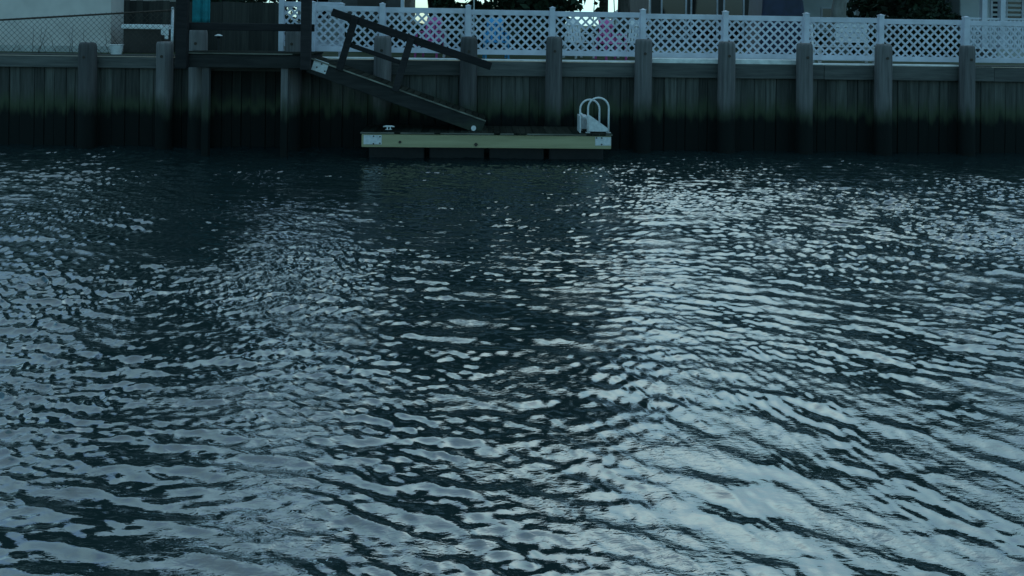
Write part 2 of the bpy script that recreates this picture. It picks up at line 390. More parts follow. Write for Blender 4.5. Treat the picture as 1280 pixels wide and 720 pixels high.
# ------------------------------------------------------------------ white lattice fence
FV = 0.42
def fz(x, top): return (3.278 - 0.0083*x) if top else (2.200 - 0.0047*x)
def lattice_panel(parent, xa, xb, v, zoff=0.0, phase=0.0):
    xm = (xa+xb)/2; zt, zb = fz(xm, True)+zoff, fz(xm, False)+zoff
    rail = 0.125; Wd = xb-xa
    fr = MB(); fr.box(-Wd/2, Wd/2, -0.022, 0.022, zt-rail, zt); fr.box(-Wd/2, -Wd/2+0.035, -0.020, 0.020, zb+rail-0.01, zt-rail+0.01); fr.box(Wd/2-0.035, Wd/2, -0.020, 0.020, zb+rail-0.01, zt-rail+0.01); fr.box(-Wd/2, Wd/2, -0.022, 0.022, zb, zb+rail)
    pan = fr.build('lattice_panel', 'vinyl', parent, loc=(xm, v, random.uniform(-0.008, 0.008))); bevel(pan, 0.006); pan.rotation_euler = (random.uniform(-0.012, 0.012), random.uniform(-0.002, 0.002)*0, random.uniform(-0.006, 0.006))
    lo, hi = zb+rail-0.02, zt-rail+0.02; H = hi-lo; P = 0.206; hw = 0.0245
    for sgn in (1, -1):
        # lines x = c + sgn*(z-lo)
        c = -Wd/2 - H - P + phase
        while c < Wd/2 + H + P:
            a, b_ = (c, lo), (c + sgn*H, hi)
            t0, t1 = 0.0, 1.0; dx = b_[0]-a[0]
            ta, tb = (-Wd/2 - a[0])/dx, (Wd/2 - a[0])/dx
            t0, t1 = max(t0, min(ta, tb)), min(t1, max(ta, tb))
            if t1-t0 > 0.05:
                p0 = Vector((a[0]+dx*t0, 0.004*sgn, lo+H*t0)); p1 = Vector((a[0]+dx*t1, 0.004*sgn, lo+H*t1))
                s = MB(); s.bar(p0, p1, 0.007, hw*2); s.build('slat', 'vinyl', pan)
            c += P
    return pan
def fence_post(parent, x, v, top):
    p = MB(); p.box(-0.063, 0.063, -0.063, 0.063, GZ-0.3, top-0.03)
    po = p.build('post', 'vinyl', parent, loc=(x, v, 0)); bevel(po, 0.01)
    c = MB(); c.box(-0.072, 0.072, -0.072, 0.072, top-0.035, top-0.018); q = 0.066
    c.add([(-q, -q, top-0.018), (q, -q, top-0.018), (q, q, top-0.018), (-q, q, top-0.018), (0, 0, top+0.012)], [(0,1,4),(1,2,4),(2,3,4),(3,0,4)])
    c.build('post_cap', 'vinyl', po)
lf = thing('lattice_fence', 'white vinyl lattice fence standing on the bulkhead from the ramp to the pale house', 'fence')
PX = [391, 478, 585, 690, 803, 906, 1007, 1100, 1206, 1312, 1420]
xs = [X(p, FV) for p in PX]
for i, x in enumerate(xs): fence_post(lf, x, FV-0.03, fz(x, True)+0.10)
for i in range(len(xs)-1): lattice_panel(lf, xs[i]+0.05, xs[i+1]-0.05, FV, phase=random.uniform(0, 0.2))
lf2 = thing('lattice_fence', 'short white lattice screen standing behind the landing rail', 'fence')
x0, x1 = X(352, 1.0), X(427, 1.0)
lattice_panel(lf2, x0, x1, 1.0, 0.10, 0.07); fence_post(lf2, x0, 1.0, 3.62); fence_post(lf2, x1, 1.0, 3.40)

# ------------------------------------------------------------------ landing platform with rail
LV = -1.5
lx0, lx1 = X(223, LV, 76), X(388, LV, 76); lz = 2.24
lp = thing('landing_platform', 'dark timber landing with a rail standing over the water beside the ramp', 'landing')
fa = MB(); fa.box(lx0, lx1, LV, LV+0.05, lz-0.32, lz-0.042); bevel(fa.build('fascia', 'deckwood', lp))
for xx in (lx0+0.02, lx1-0.07):
    s = MB(); s.box(xx, xx+0.05, LV+0.052, -0.13, lz-0.30, lz-0.044); s.build('side_beam', 'deckwood', lp)
s = MB(); s.box(lx0, X(366, LV, 68), LV-0.04, LV-0.032, lz-0.03, lz-0.004); s.build('highlight_strip', 'edge', lp)  # thin pale strip painting light along the landing's front edge
nb = 11; wv = (-0.135-LV+0.03)/nb
dbm = MB().box(lx0-0.01, lx1+0.01, 0, wv-0.008, -0.04, 0).mesh('deck_board', 'deckboard')
for k in range(nb): put('deck_board', dbm, lp, (0, LV-0.03+k*wv, lz+random.uniform(-0.002, 0.002)))
for px, dy in ((255, 0.09), (354, 0.09)):
    x = X(px, LV, 130); s = MB(); s.box(-0.075, 0.075, -0.075, 0.075, -1.2, lz-0.045)
    bevel(s.build('support_post', 'piling', lp, loc=(x, LV+dy+0.045, 0)))
for xa, xb, zz in ((223, 237, 4.1), (378, 390, 4.1)):
    a, b_ = X(xa, LV, 30), X(xb, LV, 30); s = MB(); s.box(a, b_, LV-0.17, LV-0.002, lz-0.34, zz); bevel(s.build('rail_post', 'railwood', lp))
zr = Z(300, 29, LV); s = MB(); s.box(X(237, LV, 30)-0.02, X(393, LV, 30), LV+0.0, LV+0.045, zr-0.16, zr); bevel(s.build('rail', 'railwood', lp))
s = MB(); s.box(X(223, LV, 30), X(390, LV, 30), LV+0.0, LV+0.045, 3.85, 3.98); bevel(s.build('rail', 'railwood', lp))

# ------------------------------------------------------------------ ramp down to the float
RV = -1.42
rp = thing('gangway_ramp', 'dark timber ramp sloping from the landing down to the float with a handrail', 'ramp')
a0, a1 = at(386, 82, RV), at(604, 160, RV)
dirr = (a1-a0).normalized(); nrm = Vector((-dirr.z, 0, dirr.x))
for yy in (RV, RV+0.86):
    s = MB(); s.bar((a0.x, yy, a0.z), (a1.x, yy, a1.z), 0.05, 0.30); bevel(s.build('stringer', 'deckwood', rp))
ln = (a1-a0).length; nbd = int(ln/0.15)
dm = MB(); dm.bar((-0.068, 0, 0), (0.068, 0, 0), 0.96, 0.032); dm = dm.mesh('deck_board', 'deckboard')
for k in range(nbd):
    c = a0 + dirr*(0.1+k*(ln-0.2)/(nbd-1)) + nrm*0.168
    o = put('deck_board', dm, rp, (c.x, RV+0.43, c.z)); o.rotation_euler = (0, -math.atan2(dirr.z, dirr.x), 0)
s = MB(); e0, e1 = a0+nrm*0.168, a1+nrm*0.168; s.bar((e0.x, RV-0.056, e0.z), (e1.x, RV-0.056, e1.z), 0.008, 0.03); s.build('highlight_strip', 'edge', rp)  # lit upper edge of the ramp boards, painted as a strip
h0, h1 = at(415, 15, RV-0.04), at(614, 83, RV-0.04)
s = MB(); s.bar((h0.x, RV-0.045, h0.z), (h1.x, RV-0.045, h1.z), 0.045, 0.17); bevel(s.build('handrail', 'railwood', rp))
for pa, pb in (((444, 22), (424, 88)), ((514, 48), (494, 114))):
    a, b_ = at(*pa, RV-0.09), at(*pb, RV-0.09)
    s = MB(); s.bar((a.x, RV-0.09, a.z), (b_.x, RV-0.09, b_.z), 0.045, 0.15); bevel(s.build('baluster', 'railwood', rp))
a, b_ = at(434, 55, RV-0.05), at(503, 79, RV-0.05)
s = MB(); s.bar((a.x, RV-0.045, a.z), (b_.x, RV-0.045, b_.z), 0.04, 0.10); bevel(s.build('mid_rail', 'railwood', rp))
a, b_ = at(391, 80, RV-0.04), at(409, 86, RV-0.04)
s = MB(); s.bar((a.x, RV-0.032, a.z), (b_.x, RV-0.032, b_.z), 0.008, 0.25)
pl = s.build('hinge_plate', 'whitemetal', rp); bevel(pl, 0.03, 3)
for px, py in ((402, 80), (396, 84), (406, 89)):
    q = at(px, py, RV-0.04); s = MB(); s.tube([(q.x, RV-0.034, q.z), (q.x, RV-0.05, q.z)], 0.018, 8); s.build('bolt', 'rust', pl)
q = at(592, 160, RV-0.05)
s = MB(); s.tube([(q.x, RV-0.10, q.z), (q.x, RV+0.9, q.z)], 0.055, 12); s.build('roller', 'whitemetal', rp)

# ------------------------------------------------------------------ float
fx0, fx1 = -3.225, 2.10; FVv = -1.78; fzt = 0.61
fl = thing('floating_dock', 'low timber float moored beside the bulkhead with a yellowish green side board', 'float')
s = MB(); s.box(fx0, fx1, FVv, FVv+0.05, 0.285, fzt-0.05); bevel(s.build('side_board', 'treated', fl))
s = MB(); s.box(fx0, fx1, -0.66, -0.61, 0.27, fzt-0.05); s.build('side_board', 'treated', fl)
for xx in (fx0, fx1-0.05):
    s = MB(); s.box(xx, xx+0.05, FVv+0.052, -0.662, 0.28, fzt-0.052); s.build('end_board', 'treated', fl)
s = MB(); s.box(fx0-0.02, fx1+0.02, FVv-0.034, FVv-0.026, fzt-0.034, fzt-0.004); s.build('highlight_strip', 'edge', fl)  # pale strip standing in for light on the float's edge
n = 38; st = (fx1-fx0+0.04)/n; dm = MB().box(-st/2+0.004, st/2-0.004, FVv-0.025, -0.60, -0.038, 0).mesh('deck_board', 'deckboard')
for k in range(n):
    put('deck_board', dm, fl, (fx0-0.02+st*(k+0.5), random.uniform(-0.012, 0.008), fzt+random.uniform(-0.004, 0.004)))
for k in range(4):
    xa = fx0+0.1+k*(fx1-fx0-0.1)/4; s = MB(); s.box(xa, xa+(fx1-fx0-0.1)/4-0.1, FVv+0.40, -0.7, -0.25, 0.30); bevel(s.build('float_drum', 'black', fl), 0.04)
def corner_plate(xa, xb, z0, z1, spots):
    s = MB(); s.box(xa, xb, FVv-0.008, FVv-0.001, z0, z1); o = s.build('corner_plate', 'whitemetal', fl); bevel(o, 0.003)
    for (x, z) in spots:
        t_ = MB(); t_.tube([(x, FVv-0.007, z), (x, FVv-0.022, z)], 0.016, 8); t_.build('bolt', 'rust', o)
def fxp(px): return X(px, FVv, 175)
corner_plate(fxp(454.5), fxp(477), 0.345, 0.545, [(fxp(467), 0.52), (fxp(475), 0.51), (fxp(475), 0.37), (fxp(467), 0.36)])
corner_plate(fxp(744), fx1-0.004, 0.36, 0.545, [(fxp(745.5), 0.525), (fxp(752), 0.525), (fxp(752), 0.385)])
for px, z in ((595, 0.36), (500, 0.40)):
    x = fxp(px); s = MB(); s.tube([(x, FVv+0.01, z), (x, FVv-0.02, z)], 0.045 if px == 595 else 0.03, 4 if px == 595 else 8); s.build('bolt', 'rust', fl)
x = X(486, -1.4, 162); cl = thing('dock_cleat', 'small white cleat on the deck of the float', 'cleat', (x, -1.4, fzt))
s = MB(); s.tube([(-0.12, 0, 0.062), (-0.06, 0, 0.072), (0.06, 0, 0.072), (0.12, 0, 0.062)], [0.014, 0.02, 0.02, 0.014], 8); s.build('horn', 'white', cl, True)
s = MB(); s.box(-0.045, -0.02, -0.018, 0.018, 0.002, 0.062); s.box(0.02, 0.045, -0.018, 0.018, 0.002, 0.062); s.box(-0.07, 0.07, -0.025, 0.025, 0.0, 0.008); s.build('base', 'white', cl)

# swim ladder folded up on the float
LD = thing('dock_ladder', 'white swim ladder with two hoop handrails folded up on the end of the float', 'ladder', (X(743, -1.5, 160), -1.5, fzt))
def hoop(xa, xb, y, zt):
    r = (xb-xa)/2; pts = [(xa, y, 0.0), (xa, y, zt-r-0.15), (xa, y, zt-r)]
    for k in range(1, 12):
        a = math.pi*(1-k/12); pts.append(((xa+xb)/2 + r*math.cos(a), y, zt-r + r*math.sin(a)))
    pts += [(xb, y, zt-r), (xb, y, zt-r-0.15), (xb, y, 0.0)]
    s = MB(); s.tube(pts, 0.021, 10); s.build('hoop_rail', 'whitemetal', LD, True)
    s = MB(); s.prism([(xa-0.02, 0.03), (xb-0.01, 0.03), (xb-0.01, 0.10), (xa+0.01, 0.40), (xa-0.02, 0.40)], y-0.012, y+0.012); s.build('side_panel', 'whitemetal', LD)
    s = MB(); s.box(xa-0.05, xa+0.05, y-0.04, y+0.04, 0, 0.014); s.box(xb-0.05, xb+0.05, y-0.04, y+0.04, 0, 0.014); s.build('foot_plate', 'steel', LD)
hoop(-0.16, 0.29, -0.12, 0.76); hoop(-0.28, 0.15, 0.30, 0.68)
for k, (xx, zz) in enumerate(((-0.22, 0.33), (-0.1, 0.24), (0.03, 0.15))):
    s = MB(); s.prism([(xx-0.05, zz), (xx+0.05, zz), (xx+0.05, zz+0.025), (xx-0.05, zz+0.025)], -0.10, 0.28); s.build('tread', 'whitemetal', LD)
s = MB(); s.box(-0.34, -0.315, -0.15, 0.30, 0.0, 0.36); s.build('end_panel', 'whitemetal', LD)

# ------------------------------------------------------------------ chain-link fence by the beige house
CV = 0.30
ck = thing('chain_link_fence', 'sagging chain-link fence with a dark top rail in front of the beige house', 'fence')
def zrail(x):
    xa, xb = X(0, CV, 25), X(213, CV, 13); za, zb_ = Z(0, 25, CV), Z(213, 13, CV)
    return za + (zb_-za)*(x-xa)/(xb-xa)
xa, xb = -21.0, X(214, CV, 30)
s = MB(); s.tube([(x, CV, zrail(max(x, -14))) for x in np.linspace(xa, xb, 14)], 0.022, 8); s.build('top_rail', 'rust', ck, True)
for px, hh in ((215, 0.08), (-60, 0.05)):
    x = X(px, CV, 30) if px > 0 else -13.4
    s = MB(); s.tube([(x, CV+0.03, GZ-0.3), (x, CV+0.03, zrail(x)+hh-0.03)], 0.035, 10); s.tube([(x, CV+0.03, zrail(x)+hh-0.03), (x, CV+0.03, zrail(x)+hh)], [0.045, 0.02], 10); s.build('post', 'steel', ck, True)
s = MB(); P = 0.13
for sgn in (1, -1):
    c = xa-2
    while c < xb+2:
        z0 = GZ+0.05; H = zrail(min(max(c+sgn*0.4, -14), xb))-z0; a = c; b2 = c+sgn*H
        lo, hi = max(min(a, b2), xa), min(max(a, b2), xb)
        if hi-lo > 0.03:
            za = z0+(lo-a)*sgn if sgn > 0 else z0+(a-lo); zb_ = z0+(hi-a)*sgn if sgn > 0 else z0+(a-hi)
            s.tube([(lo, CV-0.02-0.003*sgn, za), (hi, CV-0.02-0.003*sgn, zb_)], 0.0042, 3, False)
        c += P
stuff(s.build('wire_mesh', 'rust', ck))
rng = random.Random(3)
s = MB()
for k in range(16):
    x = rng.uniform(X(10, CV), X(210, CV)); z = GZ; pts = []
    dx = rng.uniform(-0.09, 0.09); hh = rng.uniform(0.25, 0.9)
    for q in range(6):
        pts.append((x, CV-0.045+rng.uniform(-0.012, 0.012), z)); x += dx+rng.uniform(-0.05, 0.05); z += hh/6
    s.tube(pts, [0.008, 0.007, 0.006, 0.005, 0.004, 0.003], 4, False)
tag(stuff(s.build('dry_vine', 'bark')), 'thin dry vine stems climbing the chain-link fence', 'vine')

bx_, by_ = X(145.5, 0.12, 60), 0.12
bu = thing('bucket', 'white plastic bucket standing on the bulkhead beside the beige house', 'bucket', (bx_, by_, BT))
s = MB(); s.tube([(0, 0, 0), (0, 0, 0.10), (0, 0, 0.225)], [0.115, 0.13, 0.15], 18, False)
s.tube([(0, 0, 0.225), (0, 0, 0.03)], [0.142, 0.11], 18, True); s.build('body', 'white', bu, True)
s = MB(); s.tube([(0.155*math.cos(t), 0.155*math.sin(t), 0.22) for t in np.linspace(0, 2*math.pi, 25)], 0.008, 6); s.build('rim', 'white', bu, True)

# ------------------------------------------------------------------ objects on the landing and behind it
x0, x1 = X(240, -0.9, 20), X(262, -0.9, 20)
ln_ = MB(); ln_.tube([(X(223, LV, 30)+0.1, -1.49, 3.80), ((x0+x1)/2, -0.9, 3.62), (X(352, 1.0), 0.95, 3.55)], 0.008, 5)
tag(ln_.build('clothes_line', 'white'), 'thin line strung from the landing post to the lattice screen', 'rope')
s = MB(); nx, nz = 26, 8; zb_ = Z(250, 28, -0.9)
def fold(u): return -0.9 + 0.03*math.sin(u*15) + 0.012*math.sin(u*37+1)
for side in (0, 1):
    for j in range(nz):
        for i in range(nx):
            u = i/(nx-1); s.v.append((x0+(x1-x0)*u, fold(u)+0.012*side, zb_+(3.63-zb_)*j/(nz-1)))
for side in (0, 1):
    o = side*nx*nz
    for j in range(nz-1):
        for i in range(nx-1): s.f.append((o+j*nx+i, o+j*nx+i+1, o+(j+1)*nx+i+1, o+(j+1)*nx+i))
edge = [i for i in range(nx)] + [j*nx+nx-1 for j in range(1, nz)] + [(nz-1)*nx+i for i in range(nx-2, -1, -1)] + [j*nx for j in range(nz-2, 0, -1)]
for k in range(len(edge)):
    a, b_ = edge[k], edge[(k+1) % len(edge)]; s.f.append((a, b_, b_+nx*nz, a+nx*nz))
tag(s.build('towel', 'teal', None, True), 'teal towel hanging in folds above the landing rail', 'towel')
x = X(273, -0.75, 60); gl = thing('garden_light', 'small garden light with a white cap standing on the landing', 'light', (x, -0.75, lz))
s = MB(); s.tube([(0, 0, 0), (0, 0, 0.31)], 0.014, 8); s.tube([(0, 0, 0), (0, 0, 0.012)], 0.06, 12); s.build('stake', 'black', gl)
s = MB(); s.tube([(0, 0, 0.29), (0, 0, 0.34)], [0.03, 0.045], 12); s.build('lens', 'glass', gl)
s = MB(); s.tube([(0, 0, 0.34), (0, 0, 0.355), (0, 0, 0.38)], [0.085, 0.08, 0.02], 14); s.build('cap', 'white', gl, True)

# storage box with a white lid in the yard by the beige house
tz = Z(178, 30.5, 1.7); t0, t1 = X(151, 1.7, 33), X(205, 1.7, 33)
tb = thing('storage_box', 'dark storage box with a white lid behind the chain-link fence', 'storage box', ((t0+t1)/2, 2.0, GZ))
hw = (t1-t0)/2
s = MB(); s.box(-hw+0.05, hw-0.05, -0.26, 0.3, 0.0, tz-GZ-0.085); bevel(s.build('body', 'brownside', tb), 0.02)
s = MB(); s.prism([(-hw, tz-GZ-0.12), (hw, tz-GZ-0.12), (hw-0.07, tz-GZ), (-hw+0.02, tz-GZ)], -0.31, 0.33); bevel(s.build('lid', 'white', tb), 0.02)
s = MB(); s.box(hw-0.06, hw+0.12, -0.33, -0.29, tz-GZ-0.26, tz-GZ-0.05); s.box(hw+0.03, hw+0.11, -0.33, -0.29, tz-GZ-0.36, tz-GZ-0.26); s.build('bracket', 'white', tb)

# dark board fence across the back of the yard
df = thing('board_fence', 'tall dark stained board fence behind the landing and the storage box', 'fence')
x0, x1 = X(120, 2.75), X(352, 2.75); n = int((x1-x0)/0.17); st = (x1-x0)/n
bm_ = MB().box(-st/2+0.0008, st/2-0.0008, -0.011, 0.011, GZ-0.05, 3.42).mesh('board', 'darkboard')
for k in range(n): put('board', bm_, df, (x0+st*(k+0.5), 2.75+random.uniform(-0.004, 0.004), random.uniform(-0.015, 0.015)))
for zz in (2.4, 3.1):
    s = MB(); s.box(x0, x1, 2.768, 2.81, zz, zz+0.09); s.build('rail', 'darkboard', df)

# ------------------------------------------------------------------ patio furniture behind the lattice
def chair(x, y, mat, rz, label, group=None):
    c = thing('patio_chair', label, 'chair', (x, y, GZ+0.0), group); c.rotation_euler = (0, 0, rz)
    s = MB(); s.prism([(-0.25, 0.40), (0.25, 0.40), (0.26, 0.43), (-0.26, 0.43)], -0.26, 0.24); bevel(s.build('seat', mat, c), 0.01)
    bk = MB(); bk.bar((0, 0.25, 0.86), (0, 0.36, 1.02), 0.40, 0.03, Vector((1, 0, 0))); bevel(bk.build('top_rail', mat, c), 0.01)
    for k in range(5):
        xx = -0.18+0.09*k; s = MB(); s.bar((xx, 0.20, 0.42), (xx, 0.30, 0.92), 0.062, 0.018, Vector((1, 0, 0))); s.build('back_slat', mat, c)
    for sx in (-1, 1):
        s = MB(); s.bar((sx*0.28, -0.24, 0.63), (sx*0.28, 0.26, 0.65), 0.07, 0.025, Vector((1, 0, 0))); bevel(s.build('arm', mat, c), 0.008)
        for y0_, y1_, zt in ((-0.22, -0.26, 0.63), (0.22, 0.30, 0.64)):
            s = MB(); s.bar((sx*0.275, y0_, zt), (sx*0.285, y1_, 0), 0.045, 0.045, Vector((1, 0, 0))); s.build('leg', mat, c)
    return c
chair(X(620, 1.3, 60), 1.3, 'blue', 0.1, 'bright blue plastic chair behind the lattice fence')
chair(X(537, 1.5, 60), 1.5, 'pink', -0.3, 'pink plastic chair behind the lattice beside a white round table')
chair(X(764, 1.5, 60), 1.5, 'pink', 0.35, 'pink plastic chair behind the lattice next to two white chairs')
chair(X(724, 2.2, 60), 2.2, 'white', 0.5, 'white plastic chair beside a pink chair, in front of the open sky', 'white chairs on the lawn')
chair(X(790, 2.6, 60), 2.6, 'white', -0.6, 'white plastic chair beside a pink chair, in front of the dark tree trunk', 'white chairs on the lawn')
x = X(567, 1.7, 60); tb = thing('round_table', 'white round plastic table behind the lattice between pink and blue chairs', 'table', (x, 1.7, GZ))
s = MB(); s.tube([(0, 0, 0.68), (0, 0, 0.72)], [0.42, 0.44], 28); bevel(s.build('table_top', 'white', tb), 0.01)
for k in range(4):
    a = math.pi/4+k*math.pi/2; s = MB(); s.bar((0.28*math.cos(a), 0.28*math.sin(a), 0.68), (0.34*math.cos(a), 0.34*math.sin(a), 0), 0.05, 0.05); s.build('leg', 'white', tb)
# white bench beyond the right-hand lattice
x0, x1 = X(1020, 1.2, 60), X(1093, 1.2, 60)
be = thing('garden_bench', 'white slatted bench behind the lattice near the pale tree trunk', 'bench', ((x0+x1)/2, 1.3, GZ))
hw = (x1-x0)/2
for k in range(3):
    s = MB(); s.box(-hw, hw, -0.22+0.15*k, -0.09+0.15*k, 0.40, 0.43); s.build('seat_slat', 'white', be)
for k in range(4):
    s = MB(); s.box(-hw*0.1, hw, 0.25+0.02*k, 0.27+0.02*k, 0.52+0.13*k, 0.63+0.13*k); s.build('back_slat', 'white', be)
for sx in (-1, 1):
    for y_ in (-0.2, 0.2):
        s = MB(); s.box(sx*(hw-0.06)-0.03, sx*(hw-0.06)+0.03, y_-0.03, y_+0.03, 0, 0.40); s.build('leg', 'white', be)
    s = MB(); s.bar((sx*(hw-0.06), 0.24, 0.35), (sx*(hw-0.06), 0.37, 1.03), 0.05, 0.05, Vector((1, 0, 0))); s.build('back_post', 'white', be)
s = MB(); s.box(-hw, hw, -0.23, -0.2, 0.06, 0.10); s.build('stretcher', 'white', be)

# navy tarp over a stack of things beside the dark house
x0, x1 = X(945, 4.0, 10), X(1001, 4.0, 10)
s = MB(); prof = [(x0, GZ), (x1+0.05, GZ), (x1+0.02, GZ+0.9), (x1-0.05, 3.7), (x1-0.25, 4.05), (x0+0.5, 4.15), (x0+0.1, 3.9)]
s.prism(prof, 3.6, 5.0); o = s.build('tarp_cover', 'navy'); bevel(o, 0.12, 3)
tag(o, 'bulky navy tarp cover with a rounded corner beside the dark house', 'tarp')

# ------------------------------------------------------------------ houses
def house(name, label, x0, x1, y0, y1, eave, ridge, wall, roof, axis='x', over=0.35):
    h = thing(name, label, 'house', ((x0+x1)/2, y0, GZ)); cx, cy = (x0+x1)/2, (y1-y0)/2; hx = (x1-x0)/2; dy = y1-y0
    e_, r_ = eave-GZ, ridge-GZ
    wl_ = MB()
    if axis == 'x':    # ridge along x
        v = [(-hx, 0, 0), (hx, 0, 0), (hx, dy, 0), (-hx, dy, 0), (-hx, 0, e_), (hx, 0, e_), (hx, dy, e_), (-hx, dy, e_), (-hx, cy, r_-0.08), (hx, cy, r_-0.08)]
        wl_.add(v, [(0,1,5,4),(2,3,7,6),(1,2,6,9,5),(3,0,4,8,7),(4,5,9,8),(6,7,8,9)])
    else:
        v = [(-hx, 0, 0), (hx, 0, 0), (hx, dy, 0), (-hx, dy, 0), (-hx, 0, e_), (hx, 0, e_), (hx, dy, e_), (-hx, dy, e_), (0, 0, r_-0.08), (0, dy, r_-0.08)]
        wl_.add(v, [(0,1,5,8,4),(1,2,6,5),(2,3,7,9,6),(3,0,4,7),(4,8,9,7),(5,6,9,8)])
    wl_.build('wall', wall, h)
    rf = MB(); t_ = 0.14
    if axis == 'x':
        sl = (r_-e_)/cy
        for s0, s1, ya, yb in ((-over, cy, -over, cy), (dy+over, cy, dy+over, cy)):
            za = e_-sl*over
            rf.add([(-hx-over, ya, za), (hx+over, ya, za), (hx+over, yb, r_), (-hx-over, yb, r_), (-hx-over, ya, za+t_), (hx+over, ya, za+t_), (hx+over, yb, r_+t_), (-hx-over, yb, r_+t_)],
                   [(0,1,2,3),(4,5,6,7),(0,1,5,4),(1,2,6,5),(2,3,7,6),(3,0,4,7)])
    else:
        sl = (r_-e_)/hx
        for sx in (-1, 1):
            xa = sx*(hx+over); za = e_-sl*over
            rf.add([(xa, -over, za), (xa, dy+over, za), (0, dy+over, r_), (0, -over, r_), (xa, -over, za+t_), (xa, dy+over, za+t_), (0, dy+over, r_+t_), (0, -over, r_+t_)],
                   [(0,1,2,3),(4,5,6,7),(0,1,5,4),(1,2,6,5),(2,3,7,6),(3,0,4,7)])
    rf.build('roof', roof, h)
    return h
def window(h, x, z, wd, ht, frame='vinyl', y=0.0, mull=1):
    f_ = MB(); t_ = 0.07
    f_.box(-wd/2-t_, wd/2+t_, -0.05, 0.02, ht/2, ht/2+t_); f_.box(-wd/2-t_, wd/2+t_, -0.06, 0.02, -ht/2-t_, -ht/2)
    f_.box(-wd/2-t_, -wd/2, -0.05, 0.02, -ht/2, ht/2); f_.box(wd/2, wd/2+t_, -0.05, 0.02, -ht/2, ht/2)
    for k in range(mull):
        xx = -wd/2+wd*(k+1)/(mull+1); f_.box(xx-0.02, xx+0.02, -0.035, 0.01, -ht/2, ht/2)
    o = f_.build('window', frame, h, loc=(x, y, z))
    g_ = MB(); g_.box(-wd/2, wd/2, -0.02, -0.004, -ht/2, ht/2); g_.build('pane', 'glass', o)
def clap(h, x0, x1, z0, z1, mat, y=-0.012, step=0.16):
    """lapped siding boards across a facade (local coordinates)"""
    z = z0
    while z < z1-0.02:
        s = MB(); zz = min(z+step, z1)
        s.add([(x0, y-0.016, z), (x1, y-0.016, z), (x1, y, zz), (x0, y, zz), (x0, 0.001, z), (x1, 0.001, z), (x1, 0.001, zz), (x0, 0.001, zz)],
              [(0,1,2,3),(0,4,5,1),(1,5,6,2),(2,6,7,3),(3,7,4,0)])
        s.build('siding_board', mat, h); z += step

# beige house, far left
hx1 = X(138.5, 2.0, 30)
ha = house('beige_house', 'beige stucco house with a blank wall behind the chain-link fence', hx1-8.5, hx1, 2.0, 10.0, 4.3, 5.3, 'stucco', 'roof', 'y')
s = MB(); s.box(-4.26, 4.26, -0.03, 0.0, 0, 0.16); s.build('base_course', 'concrete', ha)
window(ha, -2.6, 1.5, 1.1, 1.0)
# low dark shed behind the upper ramp
sx0, sx1 = X(427, 7.0, 5), X(503, 7.0, 5)
hb = house('narrow_house', 'tall narrow dark sided house with a white corner board behind the lattice fence', sx0, sx1, 7.0, 12.0, 8.4, 10.4, 'darkside', 'roof', 'x', 0.2)
hwb = (sx1-sx0)/2; clap(hb, -hwb+0.02, hwb-0.02, 0.02, 5.85, 'darkside')
s = MB(); s.box(hwb-0.05, hwb+0.06, -0.06, 0.06, 0, 5.8); s.build('corner_board', 'vinyl', hb)
s = MB(); s.box(-0.45, 0.45, -0.06, -0.03, 0.02, 2.0); window(hb, 0, 4.0, 0.9, 1.3); d_ = s.build('door', 'brownside', hb); s = MB(); s.tube([(0.36, -0.06, 1.0), (0.36, -0.12, 1.0)], 0.03, 8); s.build('handle', 'steel', d_)
# pale house seen past the landing post
he = house('pale_house', 'pale blue sided house behind the landing post and the narrow dark house', X(372, 15, 5), X(440, 15, 5), 15, 23, 4.8, 6.2, 'paleside', 'greyroof', 'x')
window(he, -0.3, 1.6, 0.9, 1.2)
# dark house with tall windows; upper storey added to darken the water's reflections
cx0, cx1 = X(812, 13, 5), X(990, 13, 5)
hc = house('dark_house', 'dark house with tall white framed windows and an added unseen upper storey behind the lattice fence', cx0, cx1, 13, 20, 6.6, 8.6, 'darkside', 'roof', 'x')
cw = (cx1-cx0)/2
window(hc, -1.4, 3.5, 1.0, 1.2); window(hc, 1.6, 3.5, 1.0, 1.2)
s = MB(); s.box(-cw-0.02, -cw+0.05, -0.05, 0.05, 0, 2.55); s.build('corner_board', 'vinyl', hc)
def hcx(px): return X(px, 13, 10)-(cx0+cx1)/2
for pa, pb in ((826, 858), (863, 897), (904, 930), (942, 975)):
    window(hc, (hcx(pa)+hcx(pb))/2, 1.35, hcx(pb)-hcx(pa)-0.12, 1.9, mull=0)
# far house with a grey roof slope
fx0_, fx1_ = X(789, 26, 10), X(875, 26, 10)
hf = house('far_house', 'far house with a pale grey roof slope beside the dark tree trunk', fx0_, fx1_, 26, 33, 3.55, 4.75, 'paleside', 'greyroof', 'y')
window(hf, 0, 1.2, 0.9, 1.0)
